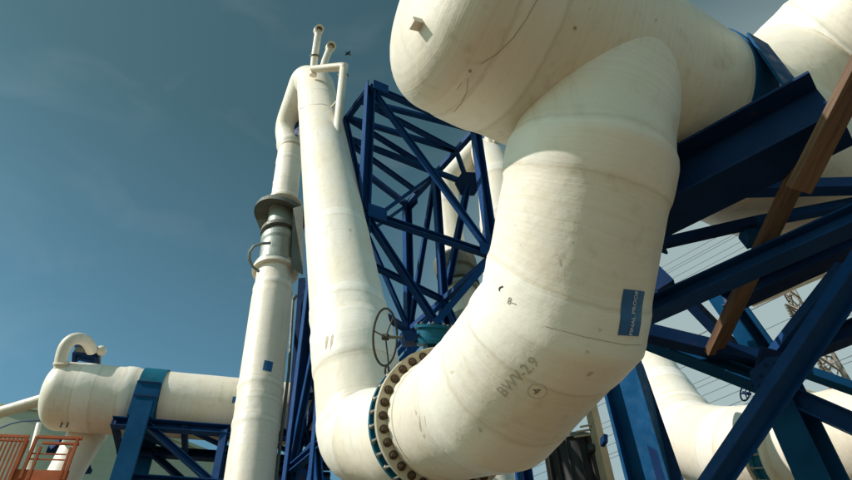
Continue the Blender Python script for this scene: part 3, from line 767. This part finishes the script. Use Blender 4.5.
mb = MB(); mb.tube([at(39, 424, 15.4), at(35, 440, 15.0), at(24, 482, 13.9)], .06, 12); o_ = mb.build('drop_pipe', M['pipe_far']); recentre(o_); tag(o_, 'narrow pale drop pipe below the rounded end of the left pipe', 'pipe')

# orange platform with its gate
pf = thing('railed_platform', 'orange painted platform edge with a railing under the round-ended pipe', 'platform', down(at(45, 475, 12.4)))
def rail_bar(par, a, b, w, d=12.4, d2=None):
    mb = MB(); mb.bar(at(a[0], a[1], d), at(b[0], b[1], d2 or d), w, w); return mb.build('bar', M['gate'], par)
PZ = at(43, 478, 12.4).z; RZ = PZ + 1.05
def pzp(px, py, z): return atz(px, py, z)
def rpost(par, px, z0, z1, w, nm='post'):          # stands straight up at the platform edge
    b = pzp(px, 471, PZ + .16); mb = MB(); mb.bar(Vector((b.x, b.y, z0)), Vector((b.x, b.y, z1)), w, w, gd); mb.build(nm, M['gate'], par); return b
e0 = pzp(15, 471, PZ + .16); e1 = pzp(69, 472.5, PZ + .16)
mb = MB(); mb.bar(Vector((e0.x, e0.y, PZ + .06)), Vector((e1.x, e1.y, PZ + .06)), .03, .26); mb.build('toe_board', M['gate'], pf)
mb = MB(); mb.bar(Vector((e0.x, e0.y, PZ - .12)) + Vector((0, .5, 0)), Vector((e1.x, e1.y, PZ - .12)) + Vector((0, .5, 0)), 1.1, .12); mb.build('deck', M['gate'], pf)
z437 = None
def hz_bar(par, x0, x1, py, w, nm='rail'):
    # horizontal bar in the railing plane at the photo row given for its left end
    a = e0.lerp(e1, (x0 - 15) / 54.0); b = e0.lerp(e1, (x1 - 15) / 54.0)
    q = Vector((a.x, a.y, post_py(Vector((a.x, a.y, 40)), py)))
    mb = MB(); mb.bar(q, Vector((b.x, b.y, q.z)), w, w); mb.build(nm, M['gate'], par); return q.z
ztop = hz_bar(pf, 23, 70, 437, .055)
for fx in (23, 66): 
    p = e0.lerp(e1, (fx - 15) / 54); mb = MB(); mb.bar(Vector((p.x, p.y, PZ)), Vector((p.x, p.y, ztop)), .07, .05, gd); mb.build('post', M['gate'], pf)
for fx in (31, 62): 
    p = e0.lerp(e1, (fx - 15) / 54); mb = MB(); mb.bar(Vector((p.x, p.y, PZ)), Vector((p.x, p.y, ztop - .2)), .05, .04, gd); mb.build('post', M['gate'], pf)
hz_bar(pf, 31, 69, 443, .045); hz_bar(pf, 24, 60, 453.5, .022); hz_bar(pf, 24, 62, 459, .022)
gt = thing('orange_gate', 'orange barred gate at the far left edge beside the platform railing', 'gate', down(e0 + (e0 - e1) * .2))
def gp(fx): return e0.lerp(e1, (fx - 15) / 54)
for k in range(9):
    p = gp(-26 + k * 4.3); mb = MB(); mb.bar(Vector((p.x, p.y, PZ - .9)), Vector((p.x, p.y, ztop - .02)), .028, .028, gd); mb.build('baluster', M['gate'], gt)
mb = MB(); p = gp(14); mb.bar(Vector((p.x, p.y, PZ - .9)), Vector((p.x, p.y, ztop - .06)), .13, .06, gd); mb.build('gate_post', M['gate'], gt)
for zz, w in ((ztop, .05), (ztop - .09, .03), (ztop - .98, .09)):
    a = gp(-30); b = gp(15); mb = MB(); mb.bar(Vector((a.x, a.y, zz)), Vector((b.x, b.y, zz)), .04, w); mb.build('gate_rail', M['gate'], gt)

# ================================================================== right: deep blue pipe-rack frame
fr = thing('pipe_rack', 'deep blue steel rack of crossing beams holding the header at right', 'frame', down(at(770, 375, 4.9)))
def reach(p, q):                # members that leave the picture run on past its edge
    v = q - CAM; return p + (q - p) * 1.7 if v.dot(_rt) / v.dot(_fw) * F > 440 else q
def ib(nm, p, q, w, h, t=.016, mat='blue', up=Vector((0, 0, 1)), par=None):
    q = reach(p, q); mb = MB(); mb.ibeam(p, q, w, h, t, up); return mb.build(nm, M[mat], par or fr)
def bx(nm, p, q, w, h, mat='blue', up=Vector((0, 0, 1)), par=None):
    q = reach(p, q); mb = MB(); mb.bar(p, q, w, h, up); return mb.build(nm, M[mat], par or fr)
GZ = 5.10
g0 = atz(646, 204, GZ); g1 = atz(831, 107, GZ)
mb = MB(); mb.ibeam(g1, g0, .34, .44, .022); gird = mb.build('girder', M['navy'], fr)
gd2 = (g1 - g0).normalized()
mb = MB()
for k in (.3, .55, .8):
    pp = g0.lerp(g1, k); gs = gd2.cross(Vector((0, 0, 1)))
    mb2 = MB(); mb2.bar(pp - Vector((0, 0, .21)), pp + Vector((0, 0, .21)), .30, .014, gs); mb2.build('stiffener', M['navy'], fr)
# strap round the header with saddle
sk = H0 + hd * ((atz(689, 121, HZ) - H0).dot(hd))
mb = MB(); mb.ring(sk - hd * .13, hd, [(.735, 0), (.757, 0), (.757, .24), (.735, .24)], 96); mb.build('strap', M['bright_blue'], fr)
g_up = Vector((0, 0, 1)); gn = (gd2 - hd * gd2.dot(hd)).normalized()
for sgn in (1, -1):       # saddle lugs bolted down to the girder
    sp = sk + gn * (.72 * sgn); base_ = Vector((sk.x, sk.y, 0)) + gn * (.66 * sgn); base_.z = GZ + .225
    a0 = sk + gn * (.765 * sgn) + g_up * .10
    mb = MB(); th0 = gn * (.02 * sgn)
    mb.hull8([a0 - hd * .11, a0 + hd * .11, base_ + hd * .15 + gn * .1 * sgn, base_ - hd * .15 + gn * .1 * sgn] + [x + th0 for x in [a0 - hd * .11, a0 + hd * .11, base_ + hd * .15 + gn * .1 * sgn, base_ - hd * .15 + gn * .1 * sgn]]); mb.build('saddle_plate', M['bright_blue'], fr)
bx('tie', at(698, 190, 5.2), at(900, 185, 4.9), .10, .10)
bx('tie', at(655, 245, 5.4), at(756, 222, 5.2), .07, .075, 'navy'); bx('tie', at(756, 222, 5.2), at(900, 195, 4.9), .07, .075)
bx('gusset_plate', at(744, 237, 5.25), at(760, 232, 5.25), .16, .13, 'bright_blue')
ib('diagonal', at(640, 315, 4.95), at(900, 199, 4.1), .155, .135, .014, 'blue')
bx('diagonal', at(668, 278, 5.9), at(652, 288, 5.9), .16, .2, 'navy')
ib('beam', at(725, 303, 5.6), at(900, 222, 4.8), .17, .15, .014, 'navy')
bx('brace', at(688, 300, 6.4), at(744, 358, 6.2), .10, .10, 'navy')
ib('brace', at(716, 286, 6.2), at(768, 360, 5.8), .22, .16, .014, 'bright_blue', _rt)
bx('chord', at(640, 331, 5.3), at(768, 362, 5.1), .11, .12, 'navy')
ib('chord', at(632, 334, 5.6), at(768, 386, 5.0), .16, .11, .012, 'bright_blue')
ib('chord', at(768, 386, 5.0), at(880, 436, 4.3), .13, .14, .012, 'blue')
bx('tie', at(790, 366, 5.8), at(880, 398, 5.6), .09, .085, 'bright_blue')
bx('brace', at(767, 362, 5.4), at(843, 266, 4.9), .085, .08, 'blue')
ib('brace', at(780, 360, 5.3), at(900, 312, 4.9), .13, .14, .012, 'navy')
ib('main_brace', at(686, 525, 4.45), at(909, 196, 3.95), .105, .155, .012, 'blue', _rt)
N = at(776, 380, 5.05)
ib('column', Vector((N.x, N.y, N.z + .15)), down(N), .235, .235, .016, 'bright_blue', hd)
bx('gusset_plate', at(756, 366, 4.75), at(790, 376, 4.75), .04, .30, 'navy', _up)
Cc = at(624, 380, 8.2)
npl = at(772, 376, 4.62); nx = (_rt * .86 + _up * .30 + _fw * .1).normalized(); nz = -ray(772, 376).normalized(); ny = nz.cross(nx).normalized()
nx = ny.cross(nz).normalized()
vs_ = [(-.15, -.06), (-.05, -.12), (.11, -.11), (.17, -.02), (.14, .09), (.03, .13), (-.12, .08)]
mb = MB(); kk_ = len(vs_)
mb.add([npl + nx * a + ny * b for a, b in vs_] + [npl + nx * a + ny * b - nz * .014 for a, b in vs_], [tuple(range(kk_)), tuple(range(2 * kk_ - 1, kk_ - 1, -1))] + [(i, (i + 1) % kk_, (i + 1) % kk_ + kk_, i + kk_) for i in range(kk_)])
npo = mb.build('node_plate', M['blue'], fr)
for a, b in ((-.10, -.03), (-.06, .03), (.07, -.06), (.11, .0), (.0, .085), (.06, .07), (-.01, -.08)):
    mb = MB(); c = npl + nx * a + ny * b; mb.tube([c - nz * .002, c + nz * .012, c + nz * .015], [.013, .013, .010], 6); mb.build('bolt', M['navy'], npo)
clm = thing('rack_column', 'bright blue steel column rising behind the lower bend of the front pipe', 'column', down(Cc))
ib('shaft', Cc + Vector((0, 0, 1.6)), down(Cc), .44, .46, .035, 'bright_blue', (Vector((Cc.y, -Cc.x, 0)).normalized() * .97 - Vector((Cc.x, Cc.y, 0)).normalized() * .24), clm)
mb = MB(); mb.bar(at(634, 372, 8.7), at(676, 500, 7.0), .26, .22); mb.build('dark_filler', M['navy'], clm)  # dark bar added to fill the dark area right of the column
mb = MB(); mb.bar(at(602, 440, 7.7), at(606, 441, 7.7), .12, .10); mb.build('clip', M['navy'], clm)
mb = MB(); mb.tube([at(752, 303, 7.0), at(780, 291, 6.8), at(820, 274, 6.5), at(900, 240, 6.0)], .045, 14); o_ = mb.build('service_pipe', M['pipe_far']); recentre(o_); tag(o_, 'slim pale service pipe running behind the blue beams just above the pylon', 'pipe')
# second header: sunlit pipe joining from the upper right
s0 = H0 + hd * ((atz(764, 140, HZ) - H0).dot(hd))
S1 = at(803, 96, 6.9); S2 = atz(1010, -95, S1.z)
sp_ = thing('sunlit_pipe', 'sunlit cream pipe running off the top right corner behind the blue strap', 'pipe', down(S1))
pipe('pipe_barrel', [(s0 + Vector((0, 0, .2)), .72), (S1, .78, .8), (S2, .80)], M['pipe'], sp_, bands=[(1, .2, .3, .02)], step=.08, n=80, seed=41, lump=.013)
# small handwheel hanging under the lower chord
sw = thing('small_handwheel', 'small dark handwheel showing beneath the lower blue chord', 'handwheel', at(745, 394, 5.6))
c = at(745, 393, 5.6); mb = MB(); ax2 = (_fw * .8 - _rt * .5).normalized(); x2 = _up; x2 = (x2 - ax2 * x2.dot(ax2)).normalized(); y2 = ax2.cross(x2)
mb.tube([c + (x2 * math.cos(t) + y2 * math.sin(t)) * .066 for t in [i * 2 * PI / 28 for i in range(28)]], .007, 8, True); mb.build('rim', M['navy'], sw)
mb = MB()
for k in range(3):
    t = k * 2 * PI / 3 + .5; mb.tube([c, c + (x2 * math.cos(t) + y2 * math.sin(t)) * .066], .005, 6)
mb.disc(c, ax2, .014, -.05, .02, 12); mb.build('spokes', M['navy'], sw)
# timber
def plank(p, q, w, t, up, label):
    mb = MB(); n = 24; vs = []; fs = []; uvs = []
    d = (q - p).normalized(); x = d.cross(up).normalized(); y = x.cross(d)
    l = (q - p).length
    prof = [(-w / 2, -t / 2), (-w / 6, -t / 2 - .002), (w / 5, -t / 2), (w / 2 - .006, -t / 2), (w / 2, -t / 2 + .006), (w / 2, t / 2), (-w / 2, t / 2)]
    k = len(prof)
    for i in range(n + 1):
        c = p + d * (l * i / n)
        for a, b in prof:
            ja = noise.noise(c * 3 + Vector((a * 30, b * 10, 0))) * .006
            vs.append(c + x * (a + ja) + y * (b + ja * .5))
    acc = [0]
    for j in range(k): acc.append(acc[-1] + math.dist(prof[j], prof[(j + 1) % k]))
    for i in range(n):
        for j in range(k):
            j2 = (j + 1) % k
            fs.append((i * k + j, i * k + j2, (i + 1) * k + j2, (i + 1) * k + j)); uvs.append([(acc[j], l * i / n), (acc[j + 1], l * i / n), (acc[j + 1], l * (i + 1) / n), (acc[j], l * (i + 1) / n)])
    fs.append(tuple(range(k))); fs.append(tuple(n * k + j for j in range(k))); uvs += [[(0, 0)] * k] * 2
    mb.add(vs, fs, uvs, False); o = mb.build('timber_plank', M['wood']); recentre(o); tag(o, label, 'plank'); return o
plank(at(880, 30, 3.75), at(798, 190, 4.05), .165, .06, -_fw * .8 + _rt * .3, 'upper rough brown timber plank leaning across the blue girder at the right edge')
plank(at(808, 152, 4.25), at(713, 352, 5.15), .145, .06, -_fw * .8 + _rt * .3, 'lower rough brown timber plank hanging behind the big blue diagonal')

# ------------------------------------------------------------------ second U of pipe lower right
lt = thing('lower_right_pipe', 'cream pipe at lower right bending up beneath the blue rack', 'pipe', down(at(690, 450, 11.5)))
V0 = at(622, 318, 15.8); V1 = at(662, 392, 13.0); V2 = at(692, 441, 10.9); V3 = at(742, 452, 9.4); V4 = at(800, 447, 8.4); V5 = at(930, 428, 7.2)
fa = (V4 - V3).normalized(); fc = at(790, 449, 8.65)
pipe('bend', [(V0, .50), (V1, .53, .1), (V2, .60, .12), (V3, .62), (fc, .62)], M['pipe'], lt, bands=[(1, .25, .30, .026), (2, -.62, .10, .022), (2, .1, .34, .026), (3, .0, .2, .012)], step=.08, n=72, seed=51)
flo = flange('flange', fc - fa * .02, fa, .60, .74, .06, M['flange'], lt)
bolts(fc - fa * .03, -fa, .675, 28, flo, M['rust_nut'], .026, .02)
bl = thing('second_butterfly_valve', 'teal valve ring with a row of bolts beside the blue column at lower right', 'valve', down(V4))
mb = MB(); mb.ring(fc + fa * .05, fa, [(.58, 0), (.72, 0), (.72, .06), (.69, .07), (.69, .15), (.72, .16), (.72, .22), (.58, .22)], 72); vb = mb.build('valve_body', M['teal'], bl)
bolts(fc + fa * .06, fa, .715, 28, vb, M['zinc'], .026, .2, 'stud')
rt = thing('right_edge_pipe', 'cream pipe at the bottom right corner beyond the bolted valve', 'pipe', down(V5))
pipe('pipe_barrel', [(fc + fa * .28, .62), (V4 + fa * .7, .62, .4), (V5, .62), (V5 + (V5 - V4), .62)], M['pipe_old'], rt, bands=[(0, .2, .2, .02)], step=.08, n=72, seed=55)
flange('flange', fc + fa * .29, fa, .60, .74, .06, M['pipe_old'], rt)

# machinery glimpsed under the bend
mc = thing('pump_motor', 'dark ribbed motor casing glimpsed under the front bend', 'motor', down(at(578, 470, 13)))
mb = MB(); 
a = at(566, 446, 13.0); b = at(592, 444, 13.0)
mz = a.z
mb.bar(Vector((a.x, a.y, mz - .0)), Vector((a.x, a.y, mz - 3.0)), 1.1, .9, gd); 
x0 = a + _rt * .12
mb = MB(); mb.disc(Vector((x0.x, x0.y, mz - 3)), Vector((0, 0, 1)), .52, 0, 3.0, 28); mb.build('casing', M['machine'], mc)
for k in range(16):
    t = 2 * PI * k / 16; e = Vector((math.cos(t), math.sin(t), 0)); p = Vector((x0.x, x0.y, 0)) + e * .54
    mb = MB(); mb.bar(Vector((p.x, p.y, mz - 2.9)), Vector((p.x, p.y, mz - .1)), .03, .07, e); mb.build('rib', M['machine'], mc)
mb = MB(); mb.ring(Vector((x0.x, x0.y, mz - .08)), Vector((0, 0, 1)), [(.3, 0), (.58, 0), (.58, .08), (.3, .12)], 32); mb.build('rim', M['dark_steel'], mc)
ps = thing('pale_post', 'pale steel post with short rungs beside the dark motor', 'post', down(at(597, 450, 12.0)))
p = at(592, 412, 12.6); mb = MB(); mb.bar(p + Vector((0, 0, .4)), down(p), .24, .14, gd); mb.build('upright', M['pale_steel'], ps)
for py, x0_, x1_ in ((427, 580, 596), (432, 576, 594), (437, 574, 596)):
    mb = MB(); mb.bar(at(x0_, py, 12.4), at(x1_, py - 3, 12.4), .03, .03); mb.build('rung', M['pale_steel'], ps)
mb = MB(); c = at(594, 449, 12.2); mb.disc(c, _rt, .09, -.12, .08, 14); mb.build('knob', M['black'], ps)

# ================================================================== pylon and lines
PD = 74.0
pt = at(790, 292, PD); pb = down(pt)
wdv = Vector((math.sin(R_(-47)), math.cos(R_(-47)), 0)); arm = Vector((-wdv.y, wdv.x, 0)) * -1
py_ = thing('transmission_tower', 'rusty lattice transmission tower seen between the beams at right', 'pylon', pb)
Ht = pt.z
def hw(z): return .75 + max(0, (Ht * .62 - z)) * .115 if z < Ht * .62 else .55 + (Ht - z) / (Ht * .38) * .45
def cr_(z, i): e = [(1, 1), (-1, 1), (-1, -1), (1, -1)][i]; return pb + Vector((0, 0, z)) + (arm * e[0] + wdv * e[1]) * hw(z)
zs = [0, 7, 13, 18, 22, 25.5, 28.5, 31, 33.3, 35.6, 37.6, 39.4, 41.2]
zs = [z * (Ht - 1.8) / 41.2 for z in zs]
def pb_(nm, a, b, w): 
    mb = MB(); mb.angle(a, b, w, w * .25); return mb.build(nm, M['pylon'], py_)
for i in range(4):
    mb = MB()
    for z0, z1_ in zip(zs, zs[1:]): mb.angle(cr_(z0, i), cr_(z1_, i), .24, .05)
    mb.angle(cr_(zs[-1], i), pt, .16, .04); mb.build('leg', M['pylon'], py_)
for z0, z1_ in zip(zs[3:], zs[4:]):
    for i in range(4):
        j = (i + 1) % 4
        pb_('brace', cr_(z0, i), cr_(z1_, j), .14)
        if i % 2: pb_('brace', cr_(z0, j), cr_(z1_, i), .14)
tips = []
for fz, ln in ((Ht - 1.2, 4.6), (Ht - 5.2, 6.4), (Ht - 10.6, 5.2)):
    for sgn in (1, -1):
        c = pb + Vector((0, 0, fz)); tip = c + arm * ln * sgn; tips.append(tip)
        mb = MB()
        for e in (1, -1):
            mb.angle(c + wdv * .6 * e, tip, .15, .04); mb.angle(c + wdv * .6 * e + Vector((0, 0, 1.6)), tip, .12, .04)
            for k in (.25, .5, .75):
                q0_ = (c + wdv * .6 * e).lerp(tip, k); q1_ = (c + wdv * .6 * e + Vector((0, 0, 1.6))).lerp(tip, k - .2); mb.angle(q0_, q1_, .09, .03)
                mb.angle((c + wdv * .6).lerp(tip, k), (c - wdv * .6).lerp(tip, k), .09, .03)
        ca_ = mb.build('cross_arm', M['pylon'], py_)
        mb = MB(); mb.tube([tip - Vector((0, 0, .1 + .18 * k)) for k in range(9)], [.08 if k % 2 else .15 for k in range(9)], 10); mb.build('insulator', M['dark_steel'], ca_)
def line(p, label, sag=2.2, r=.032):
    pts = []
    for i in range(-24, 25):
        s = i / 24 * 160; pts.append(p + wdv * s + Vector((0, 0, sag * (s / 160) ** 2 - .0)))
    mb = MB(); mb.tube(pts, r, 6); o = mb.build('power_line', M['wire']); recentre(o); tag(o, label, 'wire', 'power lines across the pale sky'); return o
WL = 'one of the thin dark power lines crossing the pale sky at right'
for tp in tips: line(tp - Vector((0, 0, 1.7)), WL)
for px, py in ((688, 253), (698, 254), (707, 252), (718, 254), (729, 255), (700, 387), (712, 392), (722, 398), (800, 287)): line(at(px, py, 62), WL, r=.026)

# bird
bc = at(348, 53.5, 40); bd = thing('bird', 'tiny dark bird gliding in the sky beside the vent pipes', 'bird', bc)
mb = MB(); ax3 = (_rt * .85 - _up * .5).normalized()
mb.tube([bc - ax3 * .22, bc - ax3 * .12, bc, bc + ax3 * .12, bc + ax3 * .17, bc + ax3 * .22], [.012, .035, .05, .035, .03, .006], 10)
for sgn in (1, -1):
    s_ = ax3.cross(_fw).normalized() * sgn
    s_ = (s_ * .5 + _fw * .5 * sgn).normalized()
    r0 = [bc + ax3 * .07, bc - ax3 * .07]; r1 = [bc + ax3 * .08 + s_ * .16 + _up * .03, bc - ax3 * .05 + s_ * .17 + _up * .03]; r2 = [bc - ax3 * .02 + s_ * .34, bc - ax3 * .05 + s_ * .34]
    up = _up * .006
    mb.add(r0 + r1 + r2 + [x + up for x in r0 + r1 + r2], [(0, 1, 3, 2), (2, 3, 5, 4), (6, 8, 9, 7), (8, 10, 11, 9), (0, 2, 8, 6), (2, 4, 10, 8), (1, 7, 9, 3), (3, 9, 11, 5), (4, 5, 11, 10)])
mb.build('bird_body', M['black'], bd)
